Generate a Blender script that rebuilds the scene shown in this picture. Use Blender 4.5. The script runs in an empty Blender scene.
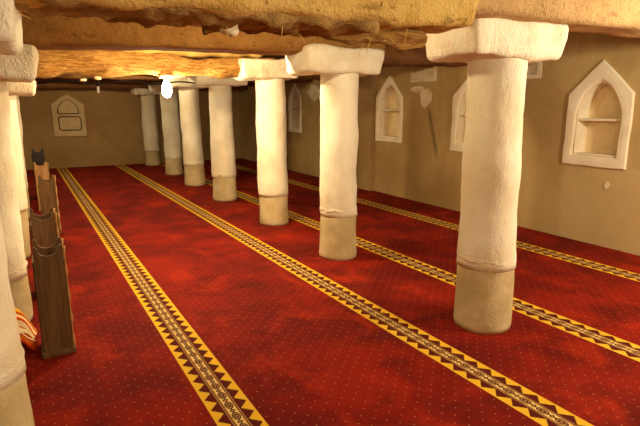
import bpy, bmesh, math, random
from mathutils import Vector, Matrix, noise
random.seed(7)
PI = math.pi
C = bpy.context.scene.collection
sc = bpy.context.scene

# ------------------------------------------------------------------ materials
def srgb(r, g, b):
    f = lambda c: (c/255/12.92) if c/255 <= .04045 else ((c/255+.055)/1.055)**2.4
    return (f(r), f(g), f(b), 1)

class NT:
    """small helper to write node trees as expressions"""
    def __init__(s, name):
        s.m = bpy.data.materials.new(name); s.m.use_nodes = True
        s.t = s.m.node_tree; s.n = s.t.nodes; s.l = s.t.links
        s.b = s.n['Principled BSDF']
        s.g = s.n.new('ShaderNodeNewGeometry')
        s.sep = s.n.new('ShaderNodeSeparateXYZ'); s.l.new(s.g.outputs['Position'], s.sep.inputs[0])
        s.x, s.y, s.z = s.sep.outputs
    def put(s, inp, v):
        if hasattr(v, 'is_linked') or hasattr(v, 'links'): s.l.new(v, inp)
        else: inp.default_value = v
    def math(s, op, a, b=0.0, c=0.0, clamp=False):
        n = s.n.new('ShaderNodeMath'); n.operation = op; n.use_clamp = clamp
        s.put(n.inputs[0], a); s.put(n.inputs[1], b); s.put(n.inputs[2], c)
        return n.outputs[0]
    def mix(s, f, a, b, mode='MIX'):
        n = s.n.new('ShaderNodeMix'); n.data_type = 'RGBA'; n.blend_type = mode
        s.put(n.inputs[0], f); s.put(n.inputs[6], a); s.put(n.inputs[7], b)
        return n.outputs[2]
    def pos(s, sx=1, sy=1, sz=1, obj=False):
        n = s.n.new('ShaderNodeMapping'); n.inputs['Scale'].default_value = (sx, sy, sz)
        if obj:
            t = s.n.new('ShaderNodeTexCoord'); s.l.new(t.outputs['Object'], n.inputs[0])
        else: s.l.new(s.g.outputs['Position'], n.inputs[0])
        return n.outputs[0]
    def noise(s, scale, detail=4, rough=.55, vec=None, dist=0):
        n = s.n.new('ShaderNodeTexNoise'); n.inputs['Scale'].default_value = scale
        n.inputs['Detail'].default_value = detail; n.inputs['Roughness'].default_value = rough
        n.inputs['Distortion'].default_value = dist
        s.l.new(vec if vec is not None else s.pos(), n.inputs['Vector'])
        return n.outputs['Fac']
    def ramp(s, f, a, b):
        n = s.n.new('ShaderNodeMapRange'); n.interpolation_type = 'SMOOTHSTEP'
        s.put(n.inputs['Value'], f); n.inputs['From Min'].default_value = a; n.inputs['From Max'].default_value = b
        return n.outputs[0]
    def bump(s, h, strength=.5, dist=.01):
        n = s.n.new('ShaderNodeBump'); n.inputs['Strength'].default_value = strength; n.inputs['Distance'].default_value = dist
        s.l.new(h, n.inputs['Height']); s.l.new(n.outputs[0], s.b.inputs['Normal'])
    def done(s, col, rough=.9, spec=.2):
        s.put(s.b.inputs['Base Color'], col); s.put(s.b.inputs['Roughness'], rough)
        s.b.inputs['Specular IOR Level'].default_value = spec
        return s.m

def plaster_mat(name, base, dark, scale=3, bs=.6, bd=.012, spots=True, streak=False):
    t = NT(name)
    a = t.noise(scale, 5); c = t.mix(t.ramp(a, .35, .7), base, dark)
    if streak:
        v = t.noise(9, 3, vec=t.pos(1, 1, .12)); c = t.mix(t.math('MULTIPLY', t.ramp(v, .55, .75), .45), c, dark)
    if spots:
        s = t.noise(38, 2); c = t.mix(t.math('MULTIPLY', t.ramp(s, .70, .76), .3), c, (dark[0]*.55, dark[1]*.5, dark[2]*.45, 1))
    h = t.math('ADD', t.noise(14, 6, .65, vec=t.pos(1, 1, .5)), t.math('MULTIPLY', t.noise(70, 3), .35))
    t.bump(h, bs, bd)
    return t.done(c, .92, .15)

M = {}
M['white_plaster'] = plaster_mat('white plaster', srgb(240, 232, 206), srgb(226, 212, 178), 3, .7, .014)
M['white_rough'] = plaster_mat('rough white plaster', srgb(244, 236, 210), srgb(232, 216, 184), 6, 1, .02)
M['base_plaster'] = plaster_mat('grey base plaster', srgb(212, 194, 148), srgb(184, 164, 116), 4, .8, .012, streak=True)
M['niche_plaster'] = plaster_mat('smooth niche plaster', srgb(244, 230, 200), srgb(232, 216, 182), 4, .3, .008, spots=False)
M['niche_back'] = plaster_mat('cream niche back', srgb(236, 214, 168), srgb(222, 196, 146), 5, .4, .01, spots=False)
M['end_niche'] = plaster_mat('tan niche plaster', srgb(222, 198, 152), srgb(208, 182, 136), 4, .4, .008, spots=False)
M['joint'] = plaster_mat('dark joint', srgb(90, 62, 34), srgb(70, 45, 24), 4, .4, .008, spots=False)

def wall_mat(name, b, d):
    t = NT(name)
    c = t.mix(t.ramp(t.noise(.9, 5), .35, .68), b, d)
    v = t.noise(5, 4, vec=t.pos(1, 1, .18)); c = t.mix(t.math('MULTIPLY', t.ramp(v, .5, .72), .35), c, d)
    # pale scratches and drips low on the wall
    w = t.noise(26, 3, vec=t.pos(1, 1, .16)); low = t.ramp(t.math('MULTIPLY', t.z, -1), -1.25, -.7)
    c = t.mix(t.math('MULTIPLY', t.math('MULTIPLY', t.ramp(w, .69, .74), low), .65), c, srgb(232, 214, 184))
    # wear stain running down from the small vent
    dy = t.math('ABSOLUTE', t.math('SUBTRACT', t.y, t.math('ADD', 6.02, t.math('MULTIPLY', t.z, .31))))
    st = t.math('MULTIPLY', t.math('SUBTRACT', 1, t.ramp(dy, .015, .07)), t.math('MULTIPLY', t.ramp(t.z, .7, 1.0), t.math('SUBTRACT', 1, t.ramp(t.z, 1.5, 1.7))))
    if name == 'tan mud wall': c = t.mix(t.math('MULTIPLY', st, .7), c, srgb(112, 92, 58))
    if name == 'tan mud wall':       # paler replastered field under the nearest niche
        pf = t.math('MULTIPLY', t.math('SUBTRACT', 1, t.ramp(t.math('ADD', t.y, t.math('MULTIPLY', t.noise(3, 3), .2)), 4.02, 4.1)), t.math('SUBTRACT', 1, t.ramp(t.z, .92, .98)))
        c = t.mix(t.math('MULTIPLY', pf, .5), c, srgb(204, 178, 128))
    t.bump(t.math('ADD', t.noise(7, 6, .65), t.math('MULTIPLY', t.noise(45, 3), .3)), .6, .015)
    return t.done(c, .95, .1)
M['wall'] = wall_mat('tan mud wall', srgb(190, 162, 108), srgb(168, 138, 86))
M['wall_end'] = wall_mat('end mud wall', srgb(182, 150, 100), srgb(164, 132, 84))
M['patch'] = plaster_mat('pale plaster patch', srgb(236, 220, 186), srgb(214, 192, 152), 7, .8, .015, spots=False)

def mud_mat(name, b, d, k, sc_=4):
    t = NT(name)
    c = t.mix(t.ramp(t.noise(sc_, 6, .65), .38, .66), b, d)
    f = t.noise(11, 4, .7, vec=t.pos(.35, 1, 1.3)); c = t.mix(t.math('MULTIPLY', t.ramp(f, .54, .7), .6), c, k)
    s = t.noise(30, 3); c = t.mix(t.math('MULTIPLY', t.ramp(s, .64, .7), .7), c, k)
    h = t.math('ADD', t.noise(9, 8, .7), t.math('MULTIPLY', t.noise(60, 4), .4))
    t.bump(h, 1, .04)
    return t.done(c, .95, .1)
M['mud_yellow'] = mud_mat('straw mud render', srgb(232, 196, 116), srgb(214, 174, 92), srgb(126, 86, 34))
M['mud_brown'] = mud_mat('smooth brown mud', srgb(174, 128, 70), srgb(156, 110, 56), srgb(110, 66, 26), 3)
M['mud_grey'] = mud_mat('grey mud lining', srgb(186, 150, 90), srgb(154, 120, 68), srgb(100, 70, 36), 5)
M['mud_shade'] = mud_mat('brown mud toned as shaded', srgb(128, 88, 50), srgb(104, 70, 38), srgb(66, 42, 22), 4)  # darker tone stands in for weak light on rear and aisle beams
M['mud_pink_light'] = mud_mat('pinkish mud', srgb(214, 176, 120), srgb(198, 158, 106), srgb(150, 108, 70), 2)  # pinkish cast of the light on this beam, mixed into the tan mud

def bark_mat():
    t = NT('palm trunk fibre')
    v = t.pos(.8, 6, 6)
    c = t.mix(t.ramp(t.noise(7, 6, .7, vec=v), .38, .66), srgb(216, 166, 88), srgb(150, 98, 40))
    k = t.noise(20, 4, .7, vec=v); c = t.mix(t.math('MULTIPLY', t.ramp(k, .58, .68), .75), c, srgb(84, 52, 22))
    t.bump(t.noise(14, 8, .75, vec=v), 1, .04)
    return t.done(c, .9, .15)
M['bark'] = bark_mat()

def ceil_mat():
    t = NT('palm plank ceiling')
    v = t.pos(5, .5, 1)
    c = t.mix(t.ramp(t.noise(3, 5, vec=v), .35, .65), srgb(150, 104, 56), srgb(104, 68, 34))
    t.bump(t.noise(6, 6, vec=v), 1, .03)
    return t.done(c, .9, .1)
M['ceiling'] = ceil_mat()

S_PITCH = .114
STRIPES = [-2.2, -.68, .845, 2.322, 3.468, 5.075]
def carpet_mat():
    t = NT('red prayer carpet')
    m, A, MU, SU = t.math, 'ADD', 'MULTIPLY', 'SUBTRACT'
    # nearest stripe distance; the carpet lies very slightly askew to the column rows
    xs = m(A, t.x, m(MU, t.y, .015))
    d = None
    for c in STRIPES:
        a = m('ABSOLUTE', m(SU, xs, c)); d = a if d is None else m('MINIMUM', d, a)
    # red field
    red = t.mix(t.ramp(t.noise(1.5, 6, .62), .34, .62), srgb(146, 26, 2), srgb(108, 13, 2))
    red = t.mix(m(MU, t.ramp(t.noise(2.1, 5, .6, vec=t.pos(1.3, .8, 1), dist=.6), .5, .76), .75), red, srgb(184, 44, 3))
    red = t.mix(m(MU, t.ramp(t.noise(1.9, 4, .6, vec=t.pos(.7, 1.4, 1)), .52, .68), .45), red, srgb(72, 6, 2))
    # staggered dots
    def dots(ox):
        u = m(SU, m('FRACT', m(A, m('DIVIDE', t.x, .1), ox)), .5); w = m(SU, m('FRACT', m(A, m('DIVIDE', t.y, .1), ox)), .5)
        return m('LESS_THAN', m(A, m(MU, u, u), m(MU, w, w)), .0016)
    dt = m('MAXIMUM', dots(0), dots(.5))
    red = t.mix(m(MU, dt, .42), red, srgb(240, 190, 110))
    yel, mar, cream, brown, gold = srgb(242, 192, 50), srgb(92, 20, 12), srgb(240, 208, 130), srgb(66, 24, 12), srgb(176, 112, 30)
    fy = m('FRACT', m('DIVIDE', t.y, S_PITCH))
    v = m('ABSOLUTE', m(SU, fy, .5))            # 0 .. .5
    # stepped triangles: base at .052, apex at .102
    q = m('DIVIDE', m('FLOOR', m(MU, m(SU, d, .049), 150)), 8.0)     # 0..1 in eight steps
    tri = m('LESS_THAN', v, m(MU, m(SU, 1.0, q), .48))
    band = t.mix(tri, yel, mar)
    # centre chain: large medallion and small diamond
    e1 = m(A, m('POWER', m('DIVIDE', d, .0235), 2), m('POWER', m('DIVIDE', v, .34), 2))
    big = m('LESS_THAN', e1, 1); ring = m(MU, m('GREATER_THAN', e1, .30), m('LESS_THAN', e1, .55)); core = m('LESS_THAN', e1, .06)
    vv = m(SU, .5, v)
    dia = m('LESS_THAN', m(A, m('DIVIDE', d, .019), m('DIVIDE', vv, .17)), 1)
    dic = m('LESS_THAN', m(A, m('DIVIDE', d, .010), m('DIVIDE', vv, .07)), 1)
    chain = t.mix(m('MAXIMUM', big, dia), cream, brown)
    chain = t.mix(m('MAXIMUM', m('MAXIMUM', ring, core), dic), chain, srgb(190, 140, 84))
    def zone(a, b): return m(MU, m('GREATER_THAN', d, a), m('LESS_THAN', d, b))
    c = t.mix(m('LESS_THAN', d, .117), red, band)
    c = t.mix(m('LESS_THAN', d, .051), c, mar)
    c = t.mix(m('LESS_THAN', d, .041), c, cream)
    c = t.mix(m('LESS_THAN', d, .039), c, mar)
    c = t.mix(m('LESS_THAN', d, .035), c, gold)
    c = t.mix(m('LESS_THAN', d, .030), c, brown)
    c = t.mix(m('LESS_THAN', d, .027), c, chain)
    h = t.noise(160, 3, .7)
    t.bump(m(A, h, m(MU, t.noise(9, 4), .6)), .7, .012)
    t.b.inputs['Sheen Weight'].default_value = .0
    t.b.inputs['Sheen Tint'].default_value = srgb(230, 80, 40)
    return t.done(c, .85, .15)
M['carpet'] = carpet_mat()

def simple(name, col, rough=.5, spec=.4, emit=None, es=0, metal=0):
    t = NT(name); t.b.inputs['Metallic'].default_value = metal
    if emit: t.b.inputs['Emission Color'].default_value = emit; t.b.inputs['Emission Strength'].default_value = es
    return t.done(col, rough, spec)
def wood_mat(name, a, b, rough=.4):
    t = NT(name)
    v = t.pos(14, 14, .9)
    c = t.mix(t.ramp(t.noise(3, 5, .6, vec=v), .35, .65), a, b)
    t.bump(t.noise(6, 4, vec=v), .25, .004)
    return t.done(c, rough, .4)
M['wood'] = wood_mat('varnished walnut wood', srgb(110, 80, 46), srgb(86, 60, 32))
M['wood_trim_lit'] = wood_mat('light trim and lit wood', srgb(196, 150, 92), srgb(168, 118, 64))  # pale trim wood; also paints bulb light onto the fourth stand
M['wood_black'] = wood_mat('black stained wood', srgb(42, 26, 16), srgb(28, 17, 10))
M['concrete'] = simple('floor slab', srgb(120, 100, 80), .9, .1)
M['porcelain'] = simple('white porcelain', srgb(236, 230, 218), .3, .5)
M['bulb_on'] = simple('lit bulb glass', srgb(255, 240, 210), .3, .3, (1, .84, .54, 1), 220)
M['black'] = simple('black cable rubber', srgb(30, 24, 20), .6, .3)
M['straw'] = simple('dry straw', srgb(222, 184, 104), .9, .1)

def cloth_mat():
    t = NT('orange striped cloth')
    tc = t.n.new('ShaderNodeTexCoord'); sp = t.n.new('ShaderNodeSeparateXYZ'); t.l.new(tc.outputs['UV'], sp.inputs[0])
    u = t.math('ADD', sp.outputs[0], t.math('MULTIPLY', t.noise(18, 2), .04))
    f = t.math('FRACT', t.math('MULTIPLY', u, 5))
    c = t.mix(t.math('LESS_THAN', f, .42), srgb(222, 104, 30), srgb(246, 224, 176))
    f2 = t.math('FRACT', t.math('MULTIPLY', u, 10)); c = t.mix(t.math('LESS_THAN', f2, .14), c, srgb(172, 44, 14))
    c = t.mix(t.math('GREATER_THAN', sp.outputs[0], .9), c, srgb(236, 172, 44))
    c = t.mix(t.math('LESS_THAN', sp.outputs[0], .12), c, srgb(206, 60, 20))
    return t.done(c, .85, .1)
M['cloth'] = cloth_mat()

# ------------------------------------------------------------------ mesh helpers
def obj(name, bm, mat, parent=None, smooth=False, loc=None):
    me = bpy.data.meshes.new(name); bmesh.ops.recalc_face_normals(bm, faces=bm.faces); bm.to_mesh(me); bm.free()
    if smooth:
        for p in me.polygons: p.use_smooth = True
    for m_ in (mat if isinstance(mat, list) else [mat]): me.materials.append(m_)
    o = bpy.data.objects.new(name, me); C.objects.link(o)
    if parent: o.parent = parent
    if loc: o.location = loc
    return o
def tag(o, label, cat, group=None, kind=None):
    o['label'] = label; o['category'] = cat
    if group: o['group'] = group
    if kind: o['kind'] = kind
    return o
def thing(name, label, cat, loc=(0, 0, 0), rz=0, group=None):
    o = bpy.data.objects.new(name, None); C.objects.link(o); o.location = loc; o.rotation_euler = (0, 0, rz)
    return tag(o, label, cat, group)
def struct(name, bm, mat):
    o = obj(name, bm, mat); o['kind'] = 'structure'; return o
def box(bm, x0, x1, y0, y1, z0, z1):
    v = [bm.verts.new(p) for p in ((x0,y0,z0),(x1,y0,z0),(x1,y1,z0),(x0,y1,z0),(x0,y0,z1),(x1,y0,z1),(x1,y1,z1),(x0,y1,z1))]
    for f in ((0,3,2,1),(4,5,6,7),(0,1,5,4),(1,2,6,5),(2,3,7,6),(3,0,4,7)): bm.faces.new([v[i] for i in f])
    return bm
def fbm(p, o=4): return noise.fractal(p, 1.0, 2.0, o)
def rbox(size, rad, amp=.0, freq=3, seg=.05, seed=0, warp=None):
    """rounded block with lumpy handmade surface, centred on the origin"""
    bm = bmesh.new(); h = [s/2 for s in size]
    for ax in range(3):
        a, b = [i for i in range(3) if i != ax]
        na = max(2, int(size[a]/seg)); nb = max(2, int(size[b]/seg))
        for sg in (-1, 1):
            g = []
            for i in range(na+1):
                r = []
                for j in range(nb+1):
                    p = [0, 0, 0]; p[ax] = sg*h[ax]; p[a] = -h[a]+size[a]*i/na; p[b] = -h[b]+size[b]*j/nb
                    r.append(bm.verts.new(p))
                g.append(r)
            for i in range(na):
                for j in range(nb): bm.faces.new((g[i][j], g[i+1][j], g[i+1][j+1], g[i][j+1]))
    bmesh.ops.remove_doubles(bm, verts=bm.verts, dist=1e-5)
    off = Vector((seed*7.3, seed*3.1, seed*5.7))
    for v in bm.verts:
        q = Vector([max(-h[i]+rad, min(h[i]-rad, v.co[i])) for i in range(3)])
        d = v.co - q
        n = d.normalized() if d.length > 1e-6 else Vector((0, 0, 1))
        v.co = q + n*rad
        if amp: v.co += n*amp*fbm(v.co*freq+off) + Vector((fbm(v.co*freq*.6+off), fbm(v.co*freq*.6+off*2), 0))*amp*.5
        if warp: v.co = warp(v.co)
    return bm
def lathe(path, radii, seg=40, amp=0, freq=4, seed=0, ell=1.0, caps=True):
    """tube along a list of points; radii per point; noise on the surface"""
    bm = bmesh.new(); rings = []; off = Vector((seed*4.1, seed*9.7, seed*2.3))
    for k, p in enumerate(path):
        p = Vector(p); a = Vector(path[max(0, k-1)]); b = Vector(path[min(len(path)-1, k+1)]); t = (b-a).normalized()
        ref = Vector((0, 1, 0)) if abs(t.y) < .9 else Vector((1, 0, 0))
        u = t.cross(ref).normalized(); w = t.cross(u).normalized(); r = []
        for i in range(seg):
            an = 2*PI*i/seg; d = u*math.cos(an)+w*math.sin(an)*ell
            q = p+d*radii[k]
            if amp: q += d*amp*fbm(q*freq+off)
            r.append(bm.verts.new(q))
        rings.append(r)
    for A, B in zip(rings, rings[1:]):
        for i in range(seg): bm.faces.new((A[i], A[(i+1) % seg], B[(i+1) % seg], B[i]))
    if caps: bm.faces.new(rings[0]); bm.faces.new(list(reversed(rings[-1])))
    return bm
def prism(pts, thick, axis='x'):
    """extrude a closed outline of (a,b) points; axis x: a->y b->z, from x=0 to x=thick; axis y: a->x b->z"""
    bm = bmesh.new(); mk = (lambda a, b, t: (t, a, b)) if axis == 'x' else (lambda a, b, t: (a, t, b))
    A = [bm.verts.new(mk(a, b, 0)) for a, b in pts]; B = [bm.verts.new(mk(a, b, thick)) for a, b in pts]
    bm.faces.new(A); bm.faces.new(list(reversed(B))); n = len(pts)
    for i in range(n): bm.faces.new((A[i], A[(i+1) % n], B[(i+1) % n], B[i]))
    return bm
def ring_prism(outer, inner, t0, t1, axis='x', bev=.0):
    """plate between two outlines with the same number of points"""
    bm = bmesh.new(); mk = (lambda a, b, t: (t, a, b)) if axis == 'x' else (lambda a, b, t: (a, t, b)); n = len(outer)
    L = [[bm.verts.new(mk(a, b, t)) for a, b in pts] for pts, t in ((outer, t0), (inner, t0), (inner, t1), (outer, t1))]
    for k in range(4):
        A, B = L[k], L[(k+1) % 4]
        for i in range(n): bm.faces.new((A[i], A[(i+1) % n], B[(i+1) % n], B[i]))
    return bm

# ------------------------------------------------------------------ the setting
XR, XL, YE, YF, ZC = 5.82, -3.4, 15.3, -2.6, 2.56
struct('floor', box(bmesh.new(), XL-.3, XR+.6, YF-.3, YE+.5, -.25, -.012), M['concrete'])
struct('ceiling', box(bmesh.new(), XL-.3, XR+.6, YF-.3, YE+.5, ZC, ZC+.25), M['ceiling'])
struct('wall_left', box(bmesh.new(), XL-.3, XL, YF-.3, YE+.5, -.012, ZC), M['wall'])
struct('wall_near', box(bmesh.new(), XL, XR, YF-.3, YF, -.012, ZC), M['wall'])
bm = bmesh.new(); box(bm, XL+.01, XR-.01, YF+.01, YE-.01, -.012, 0)
tag(obj('prayer_carpet', bm, M['carpet']), 'red prayer carpet with yellow patterned stripes covering the whole floor', 'carpet')

def arch(y0, y1, z0, z1, zs, n=10, p=1.0):
    """pointed arch outline, n points up each curved side; counter-clockwise from lower y0"""
    pts = [(y0, z0), (y1, z0)]; yc = (y0+y1)/2
    for i in range(n+1):
        a = i/n*PI/2*.86; k = math.cos(a); k0 = math.cos(PI/2*.86)
        pts.append((yc+(y1-yc)*(k-k0)/(1-k0), zs+(z1-zs)*math.sin(a)/math.sin(PI/2*.86)))
    for i in range(n-1, -1, -1):
        a = i/n*PI/2*.86; k = math.cos(a); k0 = math.cos(PI/2*.86)
        pts.append((yc-(yc-y0)*(k-k0)/(1-k0), zs+(z1-zs)*math.sin(a)/math.sin(PI/2*.86)))
    return pts
def house(y0, y1, z0, z1, ze, n=10):
    """pentagon outline sampled with as many points as arch()"""
    pts = [(y0, z0), (y1, z0)]; yc = (y0+y1)/2
    for i in range(n+1): k = i/n; pts.append((y1+(yc-y1)*k, ze+(z1-ze)*k))
    for i in range(n-1, -1, -1): k = i/n; pts.append((y0+(yc-y0)*k, ze+(z1-ze)*k))
    return pts
def grow(pts, g):
    cy = sum(p[0] for p in pts)/len(pts); cz = sum(p[1] for p in pts)/len(pts)
    return [(cy+(a-cy)*(1+g), cz+(b-cz)*(1+g)) for a, b in pts]

DEP = .26
wall = struct('wall_right', box(bmesh.new(), XR, XR+.5, YF-.3, YE+.5, -.012, ZC), M['wall'])
# (y0, y1, z0, eaves, top, open y0,y1,z0,zs,z1, shelf)
NICHES = [
    (3.19, 3.97, .94, 1.80, 2.17, 3.31, 3.85, 1.07, 1.52, 1.93, 1.49, 'white pointed plaster wall niche with shelf at the right edge of the photo'),
    (5.17, 5.95, .95, 1.80, 2.15, 5.31, 5.84, 1.08, 1.52, 1.93, 1.52, 'white pointed wall niche half hidden behind the nearest white column'),
    (7.20, 7.98, .99, 1.82, 2.20, 7.28, 7.87, 1.07, 1.66, 2.02, 1.57, 'pointed wall niche with yellowish inside and a shelf, just right of the second column'),
    (11.10, 11.80, 1.00, 1.88, 2.2, 11.20, 11.70, 1.09, 1.64, 1.96, 1.57, 'small far wall niche seen in the gap between the second and third columns')]
VENTS = [(4.41, 4.98, 2.0, 2.32), (6.37, 7.0, 2.05, 2.40)]
cutters = []
for n in NICHES: cutters.append(obj('cut', prism(arch(*n[5:8], n[9], n[8]), DEP), M['wall'], loc=(XR-.02, 0, 0)))
for v in VENTS: cutters.append(obj('cut', box(bmesh.new(), -.05, .13, v[0]+.05, v[1]-.05, v[2]+.05, v[3]-.03), M['wall'], loc=(XR, 0, 0)))
for c in cutters:
    md = wall.modifiers.new('b', 'BOOLEAN'); md.object = c; md.operation = 'DIFFERENCE'; md.solver = 'EXACT'
dg = bpy.context.evaluated_depsgraph_get(); me = bpy.data.meshes.new_from_object(wall.evaluated_get(dg))
wall.modifiers.clear(); wall.data = me
for c in cutters: bpy.data.objects.remove(c)

def jitter(bm, amp, freq, seed, ax=None):
    for v in bm.verts:
        q = v.co*freq+Vector((seed, seed*2, 0)); d = Vector((noise.noise(q), noise.noise(q+Vector((9, 0, 0))), noise.noise(q+Vector((0, 9, 0)))))
        if ax is not None: d[ax] = 0
        v.co += d*amp
    return bm
for k, n in enumerate(NICHES):
    y0, y1, z0, ze, zt, a0, a1, b0, bs, b1, zsh, lab = n; yc = (y0+y1)/2
    t = thing('wall_niche', lab, 'niche', (XR, yc, z0), 0, 'pointed plaster niches along the right wall')
    sh = lambda pts: [(a-yc, b-z0) for a, b in pts]
    hole = arch(a0, a1, b0, b1, bs)
    mid = [(p[0]*.5+q[0]*.5, p[1]*.5+q[1]*.5) for p, q in zip(house(y0, y1, z0, zt, ze), hole)]
    bm = bmesh.new(); N = len(hole); H = sh(hole)
    # frame: outer edge on the wall, rounded in towards the opening
    outl, hin = sh(house(y0, y1, z0, zt, ze)), [(p[0]*.97+q[0]*.03, p[1]*.97+q[1]*.03) for p, q in zip(H, sh(house(y0, y1, z0, zt, ze)))]
    lv = [(0, 0.0), (0, -.022), (.06, -.032), (.5, -.034), (.85, -.03), (.97, -.014), (1, .02)]
    L = [[bm.verts.new((x, p[0]*(1-w)+q[0]*w, p[1]*(1-w)+q[1]*w)) for p, q in zip(outl, H)] for w, x in lv]
    for A, B in zip(L, L[1:]):
        for i in range(N): bm.faces.new((A[i], A[(i+1) % N], B[(i+1) % N], B[i]))
    bmesh.ops.subdivide_edges(bm, edges=[e for e in bm.edges if e.calc_length() > .2], cuts=4, use_grid_fill=True)
    jitter(bm, .018, 3.0, k*5, 0)
    obj('frame', bm, M['niche_plaster'], t, smooth=False)
    obj('reveal', ring_prism(sh(hole), sh(grow(hole, -.03)), .0, DEP-.03), M['niche_plaster'], t)
    obj('back_panel', prism(sh(grow(hole, -.012)), .02), M['niche_back'], t, loc=(DEP-.05, 0, 0))
    sb = rbox((DEP-.06, (a1-a0)-.03, .032), .01, .006, 9, .03, k); obj('shelf', sb, M['niche_plaster'], t, loc=(DEP/2-.015, (a0+a1)/2-yc, zsh-z0))
def blob(y, z, ry, rz, seed, n=26, th=.012):
    pts = []
    for i in range(n):
        a = 2*PI*i/n; r = 1+.35*noise.noise(Vector((math.cos(a)*1.6+seed, math.sin(a)*1.6, seed)))+.12*noise.noise(Vector((math.cos(a)*6, math.sin(a)*6, seed)))
        pts.append((y+math.cos(a)*ry*r, z+math.sin(a)*rz*r))
    return prism(pts, th)
for k, v in enumerate(VENTS):
    lab = ['small square plastered vent recess just right of the nearest column capital', 'square pale wall vent left of the nearest column, white splash below it'][k]
    t = thing('wall_vent', lab, 'vent', (XR, (v[0]+v[1])/2, v[2]), 0, 'square vent recesses')
    w = (v[1]-v[0])/2; h = v[3]-v[2]
    def rect(g0, b, tp):
        return [(-w+g0, b), (0, b), (w-g0, b), (w-g0, (b+tp)/2), (w-g0, tp), (0, tp), (-w+g0, tp), (-w+g0, (b+tp)/2)]
    obj('frame', jitter(ring_prism(rect(0, 0, h), rect(.055, .055, h-.035), -.018, .06), .02, 6, k+3, 0), M['patch'], t)
    obj('back_panel', box(bmesh.new(), .035, .13, -w+.05, w-.05, .05, h-.03), M['patch'], t)
    if k == 1:
        obj('plaster_splash', blob(-.08, -.26, .15, .15, 3), M['patch'], t, loc=(-.012, 0, 0))
        obj('plaster_splash', blob(.12, -.12, .17, .05, 8), M['patch'], t, loc=(-.010, 0, 0))
        obj('ledge', rbox((.03, .26, .02), .008, .004, 9, .03), M['niche_plaster'], t, loc=(-.013, .12, -.10))

# small pale patch on the wall in the gap between the second and third columns
tag(obj('plaster_patch', blob(0, 0, .3, .16, 5, th=.02), M['patch'], loc=(XR-.012, 10.45, 1.95)), 'pale plaster patch high on the right wall between the second and third columns', 'plaster patch')
tag(obj('plaster_patch', blob(0, 0, .028, .045, 2, th=.02), M['patch'], loc=(XR-.012, 3.38, .74)), 'tiny white plaster blob on the wall under the nearest niche', 'plaster patch')

struct('trim_1', box(bmesh.new(), XR-.10, XR+.01, 8.03, 8.5, -.012, ZC), M['wall_end'])

# end wall with its blind niche
struct('wall_far', box(bmesh.new(), XL, XR, YE, YE+.4, -.012, ZC), M['wall_end'])
t = thing('wall_niche', 'blind pointed niche panel on the far end wall, split in two framed fields', 'niche', (.92, YE, .84))
hb = house(-.39, .40, 0, 1.13, .86); obj('frame', jitter(prism(hb, -.05, 'y'), .02, 4, 2, 1), M['end_niche'], t)
def field(z0, z1, zs, nm):
    o = arch(-.26, .26, z0, z1, zs); i = grow(o, -.09)
    bo = obj('border', ring_prism(o, i, -.066, -.05, 'y'), M['joint'], t); obj('field_panel', prism(i, -.012, 'y'), M['end_niche'], bo, loc=(0, -.05, 0))
field(.60, .98, .66, 'a')
def rr(x0, x1, z0, z1, r, n=5):
    pts = []
    for cx, cz, a0 in ((x1-r, z0+r, -PI/2), (x1-r, z1-r, 0), (x0+r, z1-r, PI/2), (x0+r, z0+r, PI)):
        for i in range(n+1): a = a0+PI/2*i/n; pts.append((cx+r*math.cos(a), cz+r*math.sin(a)))
    return pts
o_ = rr(-.26, .30, .16, .54, .08); i_ = rr(-.235, .275, .185, .515, .06)
bo = obj('border', ring_prism(o_, i_, -.066, -.05, 'y'), M['joint'], t); obj('field_panel', prism(i_, -.012, 'y'), M['end_niche'], bo, loc=(0, -.05, 0))

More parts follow.
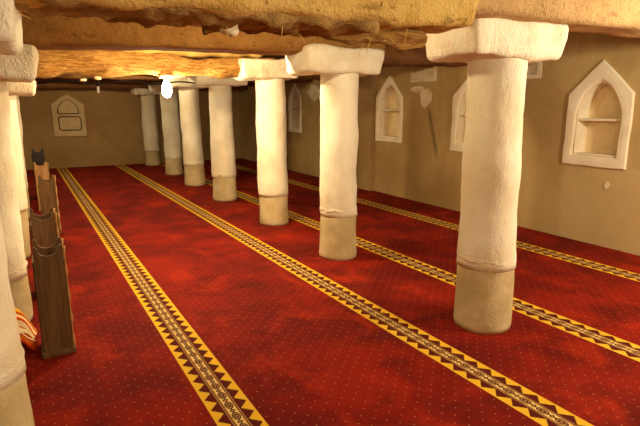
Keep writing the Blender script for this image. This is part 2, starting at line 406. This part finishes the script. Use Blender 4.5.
# ------------------------------------------------------------------ columns
RC = .208
def column(name_label, x, y, top, hb, seed, lean=(0, 0), r0=RC, r1=RC*.96, cap=(.80, .66, .26), capoff=(0, 0), group=None, captop=None):
    t = thing('round_column', name_label, 'column', (x, y, 0), 0, group)
    n = 34; path, rad = [], []
    for i in range(n):
        z = hb-.06+(top+.04-hb+.06)*i/(n-1); k = z/top
        path.append((lean[0]*k, lean[1]*k, z)); rad.append(r0+(r1-r0)*k+.003*math.sin(k*5+seed))
    obj('shaft', lathe(path, rad, 56, .016, 2.6, seed), M['white_plaster'], t, True)
    # plaster base with ragged top edge
    bm = bmesh.new(); sg = 72; rows = 14; R = []
    for j in range(rows+1):
        r = []
        for i in range(sg):
            a = 2*PI*i/sg; tz = hb+.02*noise.noise(Vector((math.cos(a)*2+seed, math.sin(a)*2, 0)))+.012*noise.noise(Vector((math.cos(a)*9, math.sin(a)*9, seed)))
            z = tz*j/rows; k = z/top; rr_ = r0+(r1-r0)*k+.003*math.sin(k*5+seed)-.005-.002+.010*(1-j/rows)
            q = Vector((math.cos(a)*rr_, math.sin(a)*rr_, z)); d = Vector((math.cos(a), math.sin(a), 0))
            q += d*.010*fbm(q*3+Vector((seed, 0, 3))); q.x += lean[0]*k; q.y += lean[1]*k
            if j == 0: q.z = .001; q -= d*.008
            r.append(bm.verts.new(q))
        R.append(r)
    ci = []
    for v in R[-1]: ci.append(bm.verts.new(Vector((v.co.x*.85, v.co.y*.85, v.co.z-.01))))
    R.append(ci)
    for A, B in zip(R, R[1:]):
        for i in range(sg): bm.faces.new((A[i], A[(i+1) % sg], B[(i+1) % sg], B[i]))
    bm.faces.new(list(reversed(R[0]))); bm.faces.new(R[-1])
    obj('plaster_base', bm, M['base_plaster'], t, True)
    # ragged lip where the white coat stops over the base
    bm = bmesh.new(); R = []
    for dz, dr in ((-.008, -.005), (-.002, .003), (.006, .004), (.03, -.001)):
        r = []
        for i in range(sg):
            a = 2*PI*i/sg; tz = hb+.02*noise.noise(Vector((math.cos(a)*2+seed, math.sin(a)*2, 0)))+.012*noise.noise(Vector((math.cos(a)*9, math.sin(a)*9, seed)))
            k = tz/top; rr_ = r0+(r1-r0)*k+.003*math.sin(k*5+seed)+dr+.006*noise.noise(Vector((math.cos(a)*12, math.sin(a)*12, seed+dz*20)))
            q = Vector((math.cos(a)*rr_, math.sin(a)*rr_, tz+dz)); q.x += lean[0]*k; q.y += lean[1]*k; r.append(bm.verts.new(q))
        R.append(r)
    for A, B in zip(R, R[1:]):
        for i in range(sg): bm.faces.new((A[i], A[(i+1) % sg], B[(i+1) % sg], B[i]))
    obj('coat_edge', bm, M['white_rough'], t, True)
    cx, cy, cz = cap
    def warp(p):
        k = p.z/cz+.5; s = .94+.06*min(1, max(0, k*1.6)); return Vector((p.x*s, p.y*s, p.z+.012*noise.noise(Vector((p.x*3, p.y*3, seed)))))
    c = rbox(cap, .035, .024, 3.0, .03, seed, warp)
    obj('capital', c, M['white_rough'], t, True, loc=(lean[0]+capoff[0], lean[1]+capoff[1], top+cz/2))
    return t

RG = 'white columns of the right row'
RIGHT = [ # x, y, top, base, lean, cap size, cap offset
    (2.89, 2.52, 1.96, .54, (-.01, .03), (.88, .48, .24), (-.03, 0), 'thick white column nearest the camera on the right, its wide capital under the tan beam'),
    (2.86, 4.60, 1.97, .54, (.0, .0), (.92, .52, .25), (-.06, 0), 'second nearest white column of the right row, capital with a bulging left end'),
    (2.91, 6.42, 2.00, .48, (-.03, .0), (.82, .50, .25), (-.06, 0), 'third white column of the right row, plaster from its capital climbing onto the round log'),
    (2.91, 8.55, 1.99, .48, (-.01, .0), (.92, .56, .20), (-.02, 0), 'fourth white column of the right row, thin wide capital beside the log end'),
    (2.93, 10.50, 2.01, .49, (-.04, .0), (.80, .66, .2), (0, 0), 'fifth white column of the right row, just right of the lit bulb'),
    (2.97, 12.45, 1.99, .45, (-.02, .0), (.80, .66, .2), (0, 0), 'sixth white column of the right row, directly below the lit bulb'),
    (2.92, 14.72, 1.95, .46, (.0, -.0), (.80, .60, .17), (0, 0), 'farthest white column of the right row, standing close to the end wall')]
for i, (x, y, tp, hb, ln, cp, co, lab) in enumerate(RIGHT):
    column(lab, x, y, tp, hb, i*1.7+1, ln, cap=cp, capoff=co, group=RG)
LG = 'white columns of the left row'
LEFT = [
    (-.352, 2.42, 1.87, .57, (.0, 0), (.78, .56, .36), (-.02, 0), 'white column nearest the camera at the left edge of the photo, running out of frame'),
    (-.345, 4.36, 1.82, .44, (.03, 0), (.74, .66, .25), (.04, 0), 'second nearest white column of the left row, striped cloth at its grey base'),
    (-.35, 6.30, 1.76, .60, (.06, 0), (.74, .56, .16), (.02, 0), 'third white column of the left row, lower stepped capital under the log'),
    (-.34, 8.60, 1.80, .50, (.04, 0), (.80, .62, .16), (0, 0), 'fourth white column of the left row, a sliver behind the third one')]
for i, (x, y, tp, hb, ln, cp, co, lab) in enumerate(LEFT):
    column(lab, x, y, tp, hb, i*2.3+20, ln, r0=(.228 if i == 0 else RC), cap=cp, capoff=co, group=LG)

# ------------------------------------------------------------------ beams
def beam(label, x0, x1, y0, y1, z0, z1, mat, seed, amp=.03, rad=.06, slope=0, seg=.06, name='ceiling_beam', sag=0, freq=2.2):
    L = x1-x0
    def warp(p):
        k = p.x/L+.5; dz = 0
        f = 1 if p.z < 0 else 0
        return Vector((p.x, p.y, p.z+(slope*(k-.5)*f)-sag*f*math.sin(PI*max(0, min(1, k)))))
    bm = rbox((L, y1-y0, z1-z0), rad, amp, freq, seg, seed, warp)
    t = thing(name, label, 'beam', ((x0+x1)/2, (y0+y1)/2, z0))
    obj('mud_coat', bm, mat, t, True, loc=(0, 0, (z1-z0)/2))
    return t
# A: front beam
A = beam('yellow straw-mud beam across the top of the photo, nearest, with a palm trunk under it', -.62, 2.24, 2.12, 2.54, 2.045, 2.60, M['mud_yellow'], 3, .028, .06, .06, .035, freq=3)
path = []; rad = []
for i in range(30):
    k = i/29; path.append((-.05+1.3*k, .12-.06*k, .03*math.sin(PI*k)-.025*k)); rad.append(.05+.012*math.sin(PI*k))
obj('palm_trunk', lathe(path, rad, 24, .03, 9, 3, .8), M['bark'], A, True)
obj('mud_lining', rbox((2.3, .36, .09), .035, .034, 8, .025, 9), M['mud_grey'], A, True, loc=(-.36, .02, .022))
# straw and roots poking out of the mud
bm = bmesh.new(); random.seed(3)
for _ in range(28):
    x = random.uniform(-1.4, 1.0); y = random.choice((-.25, random.uniform(-.2, .2))); z = random.uniform(-.03, .3) if y < -.24 else -.04
    p = Vector((x, y, z)); d = Vector((random.uniform(-1, 1), random.uniform(-.6, .1), random.uniform(-1, .1))).normalized()*random.uniform(.03, .10)
    b2 = lathe([p, p+d*.5+Vector((0, 0, .004)), p+d], [.0022, .002, .001], 5)
    me = bpy.data.meshes.new('s'); b2.to_mesh(me); b2.free(); bm.from_mesh(me); bpy.data.meshes.remove(me)
s = obj('straw', bm, M['straw'], A); s['kind'] = 'stuff'
bm = bmesh.new()
for x, y, z, r in ((-1.22, -.2, -.02, .02), (-1.12, -.22, .02, .03), (-.98, -.1, -.03, .018), (-.9, -.2, .0, .022), (.05, .02, -.04, .035)):
    me = bpy.data.meshes.new('s'); b2 = rbox((r*2.6, r*2, r*1.6), r*.7, r*.5, 30, .02, x); b2.to_mesh(me); b2.free()
    me.transform(Matrix.Translation((x, y, z))); bm.from_mesh(me); bpy.data.meshes.remove(me)
obj('plaster_drip', bm, M['white_rough'], A, True)
beam('tan mud beam with painted pinkish light, over the nearest capital to the right wall', 2.14, 5.86, 2.16, 2.60, 2.205, 2.60, M['mud_pink_light'], 6, .025, .05, .07, .05)
# B
beam('smooth brown mud beam behind the yellow front beam, resting on the second column capital', -.70, 3.36, 4.44, 4.84, 2.13, 2.58, M['mud_brown'], 4, .025, .04, .10, .06)
beam('dark brown beam over the right aisle, between second column capital and right wall', 3.30, 5.86, 4.55, 4.90, 2.14, 2.58, M['mud_shade'], 7, .03, .05, .10, .06)
# C: the palm log
t = thing('log_beam', 'long round palm log holding the lit bulb, spanning between the third columns', 'beam', (1.3, 6.45, 2.1))
path, rad = [], []
for i in range(70):
    k = i/69; x = -.62+3.6*k
    path.append((x-1.3, .03*math.sin(x*2), -.02+.09*k+.02*math.sin(x*2.3))); rad.append(.158-.055*k+.008*math.sin(x*9))
obj('trunk', lathe(path, rad, 40, .045, 3.0, 5), M['bark'], t, True)
obj('mud_cap', rbox((3.3, .22, .30), .07, .04, 3, .05, 12, lambda p: Vector((p.x, p.y, p.z+.02*p.x))), M['mud_yellow'], t, True, loc=(-.1, .10, .30))
# plaster collar where the third capital climbs onto the log
obj('plaster_drip', rbox((.22, .22, .18), .06, .04, 6, .03, 3), M['white_rough'], t, True, loc=(1.28, -.06, .02))
for x_, z_ in ((-.58, -.13), (-.73, -.155), (.2, -.12)):
    obj('plaster_drip', rbox((.07, .04, .03), .012, .01, 14, .02, x_), M['patch'], t, True, loc=(x_, -.09, z_-.01))
beam('dark beam over the right aisle at the third column', 3.2, 5.86, 6.35, 6.68, 2.26, 2.58, M['mud_shade'], 9, .03, .05, .05, .08)
for k, (y, z, lab) in enumerate(((8.68, 2.12, 'dark far beam just behind the palm log, over the fourth columns'), (10.64, 2.15, 'dark far beam over the fifth column'),
                   (12.60, 2.13, 'dark far beam over the sixth column'), (14.72, 2.08, 'darkest farthest beam beside the end wall'))):
    beam(lab, XL+.0, XR-.0, y-.17, y+.17, z, 2.58, M['mud_shade'], 30+k, .03, .05, .06, .1)

# ------------------------------------------------------------------ lit bulb and cable
t = thing('light_bulb', 'bright lit bulb in white holder hanging under the round palm log', 'light bulb', (1.5, 6.42, 1.80))
pf = [(.004, -.05), (.03, -.04), (.05, -.015), (.058, .02), (.056, .07), (.044, .115), (.028, .14)]
obj('glass', lathe([(0, 0, z) for r, z in pf], [r for r, z in pf], 24), M['bulb_on'], t, True)
obj('lamp_holder', lathe([(0, 0, .139), (0, 0, .15), (0, 0, .185), (0, 0, .186)], [.026, .03, .03, .03], 24), M['porcelain'], t)
obj('ceiling_rose', lathe([(0, 0, .185), (0, 0, .19), (0, 0, .215), (0, 0, .22)], [.07, .085, .085, .05], 24), M['porcelain'], t)
t = thing('hanging_bulb', 'unlit white tube bulb hanging below the far beam, left of the lit bulb', 'light bulb', (.955, 8.5, 1.84))
obj('glass', lathe([(0, 0, 0), (0, 0, .01), (0, 0, .10), (0, 0, .105)], [.012, .022, .022, .02], 16), M['porcelain'], t, True)
obj('lamp_holder', lathe([(0, 0, .105), (0, 0, .16)], [.028, .028], 16), M['black'], t)
obj('cord', lathe([(0, 0, .16), (0, 0.02, .30)], [.006, .006], 8), M['black'], t)
pts = [(-.1+.12*i, 8.46, 1.98-.02*math.sin(i*.9)+.002*i) for i in range(26)]
tag(obj('cable', lathe(pts, [.012]*len(pts), 8), M['black'], None, True), 'dark cable running along the face of the far beam behind the log', 'cable')

# ------------------------------------------------------------------ wooden book stands in a row
def notch(w, h, dip, n=12, horn=.03):
    """tall panel outline with a concave top and small horns"""
    pts = [(-w, 0), (w, 0), (w+.004, h*.5), (w-.004, h), (w-horn*.5, h+.006), (w-horn, h-.012)]
    for i in range(1, n):
        a = PI*i/n; pts.append(((w-horn)*math.cos(a), h-.012-dip*math.sin(a)**.8))
    pts += [(-w+horn, h-.012), (-w+horn*.5, h+.006), (-w+.004, h), (-w-.004, h*.5)]
    return pts
def make_stand(label, mat, trim, x, y, rz=0, h=.76, w=.093, dip=.052, scallops=True):
    t = thing('book_stand', label, 'book stand', (x, y, 0), rz, 'wooden book stands in a row beside the left columns')
    panels = [obj('end_panel', prism(notch(w, h, dip), .018, 'y'), mat, t, loc=(0, yy, 0)) for yy in (0, .22)]
    for s in (-1, 1):
        bm = box(bmesh.new(), s*w-.007, s*w+.007, .018, .22, .04, h-.10); obj('side_board', bm, mat, t)
    obj('bottom_board', box(bmesh.new(), -w+.007, w-.007, .018, .22, .40, .415), mat, t)
    bm = rbox((w*2+.03, .27, .04), .008, 0, 1, .05); obj('plinth', bm, mat, t, loc=(0, .115, .02))
    if scallops:                                                    # turned trim along the right edges
        for pn in panels:
            yy = .004
            pth, rr_ = [], []
            for i in range(60):
                z = .05+(h-.06)*i/59; pth.append((w+.006, yy, z)); rr_.append(.004+.007*abs(math.sin(z*19))**3)
            obj('carved_trim', lathe(pth, rr_, 8), trim, pn, True)
    bm = ring_prism([(p[0], p[1]+.003) for p in notch(w+.001, h, dip)], [(p[0]*.93, p[1]*.985) for p in notch(w, h, dip)], -.004, .0, 'y')
    return t, bm
def stand(label, mat, trim, x, y, **k):
    t, bm = make_stand(label, mat, trim, x, y, **k); bm.free(); return t
stand('dark brown wooden book stand nearest the camera, concave top, on the red carpet', M['wood'], M['wood_trim_lit'], .012, 3.58, w=.088)
stand('brown wooden book stand directly behind the nearest one, beside the left columns', M['wood'], M['wood_trim_lit'], .012, 4.78, rz=.03)
stand('brown wooden book stand third in the row, set a little right of the others', M['wood'], M['wood_trim_lit'], .105, 7.25, rz=-.03)
stand('book stand fourth in the row, notched top, bulb light painted as pale wood', M['wood_trim_lit'], M['wood_trim_lit'], .08, 9.10, rz=.04)
stand('black book stand farthest in the row, spiky top against the end wall', M['wood_black'], M['wood_black'], .065, 10.2, rz=0, h=.90, dip=.06, scallops=False)

# ------------------------------------------------------------------ crumpled striped cloth at the left column
bm = bmesh.new(); uv = bm.loops.layers.uv.new('UVMap'); nu, nv = 34, 26; G = []
for i in range(nu+1):
    r = []; u = i/nu
    for j in range(nv+1):
        v = j/nv
        xx = -.44+.31*u+.012*math.sin(v*9)
        yb = 3.70+.32*v+.03*math.sin(u*9)
        zz = .52*(1-u)**.85*(.42+.58*math.sin(PI/2*v))+.016*math.sin(v*26+u*3)+.012*math.sin(u*19+v*7)
        r.append(bm.verts.new((xx, yb, max(.012, zz))))
    G.append(r)
for i in range(nu):
    for j in range(nv):
        f = bm.faces.new((G[i][j], G[i+1][j], G[i+1][j+1], G[i][j+1]))
        for l, (a, b) in zip(f.loops, ((i, j), (i+1, j), (i+1, j+1), (i, j+1))): l[uv].uv = (b/nv, a/nu)
cl = obj('striped_cloth', bm, M['cloth'], None, True)
tag(cl, 'orange and cream striped cloth crumpled on the carpet between the two nearest left columns', 'cloth')
md = cl.modifiers.new('s', 'SOLIDIFY'); md.thickness = .008; md.offset = -1

# ------------------------------------------------------------------ light
def point(name, loc, e, col, r=.06):
    l = bpy.data.lights.new(name, 'POINT'); l.energy = e; l.color = col; l.shadow_soft_size = r
    o = bpy.data.objects.new(name, l); o.location = loc; C.objects.link(o); return o
W = (1, .83, .50)
point('bay_lamp', (1.45, 5.0, 2.34), 118, W)
point('mid_lamp', (1.45, 3.35, 2.40), 34, W)
point('front_lamp', (1.2, -.4, 2.1), 80, (1, .86, .58), .12)
point('far_fill', (1.5, 9.6, 2.36), 62, W)  # unseen fill light, set to brighten the far columns; no bulb modelled
point('end_fill', (1.2, 12.9, 2.2), 28, W)  # unseen fill light for the end wall, without a fixture
point('aisle_lamp', (4.5, .7, 2.1), 170, (1, .90, .68), .15)
w = bpy.data.worlds.new('world'); sc.world = w; w.use_nodes = True
w.node_tree.nodes['Background'].inputs[0].default_value = (1, .8, .55, 1); w.node_tree.nodes['Background'].inputs[1].default_value = .05

# ------------------------------------------------------------------ camera
cam = bpy.data.cameras.new('camera'); co = bpy.data.objects.new('camera', cam); C.objects.link(co)
co.location = (0, 0, 1.65); co.rotation_euler = (math.radians(90-12.079), 0, math.radians(-29.729))
cam.sensor_width = 36; cam.lens = 500/640*36; cam.clip_start = .05
sc.camera = co
vs = sc.view_settings; vs.view_transform = 'Standard'; vs.look = 'None'; vs.gamma = 1; vs.exposure = .7; vs.use_curve_mapping = False
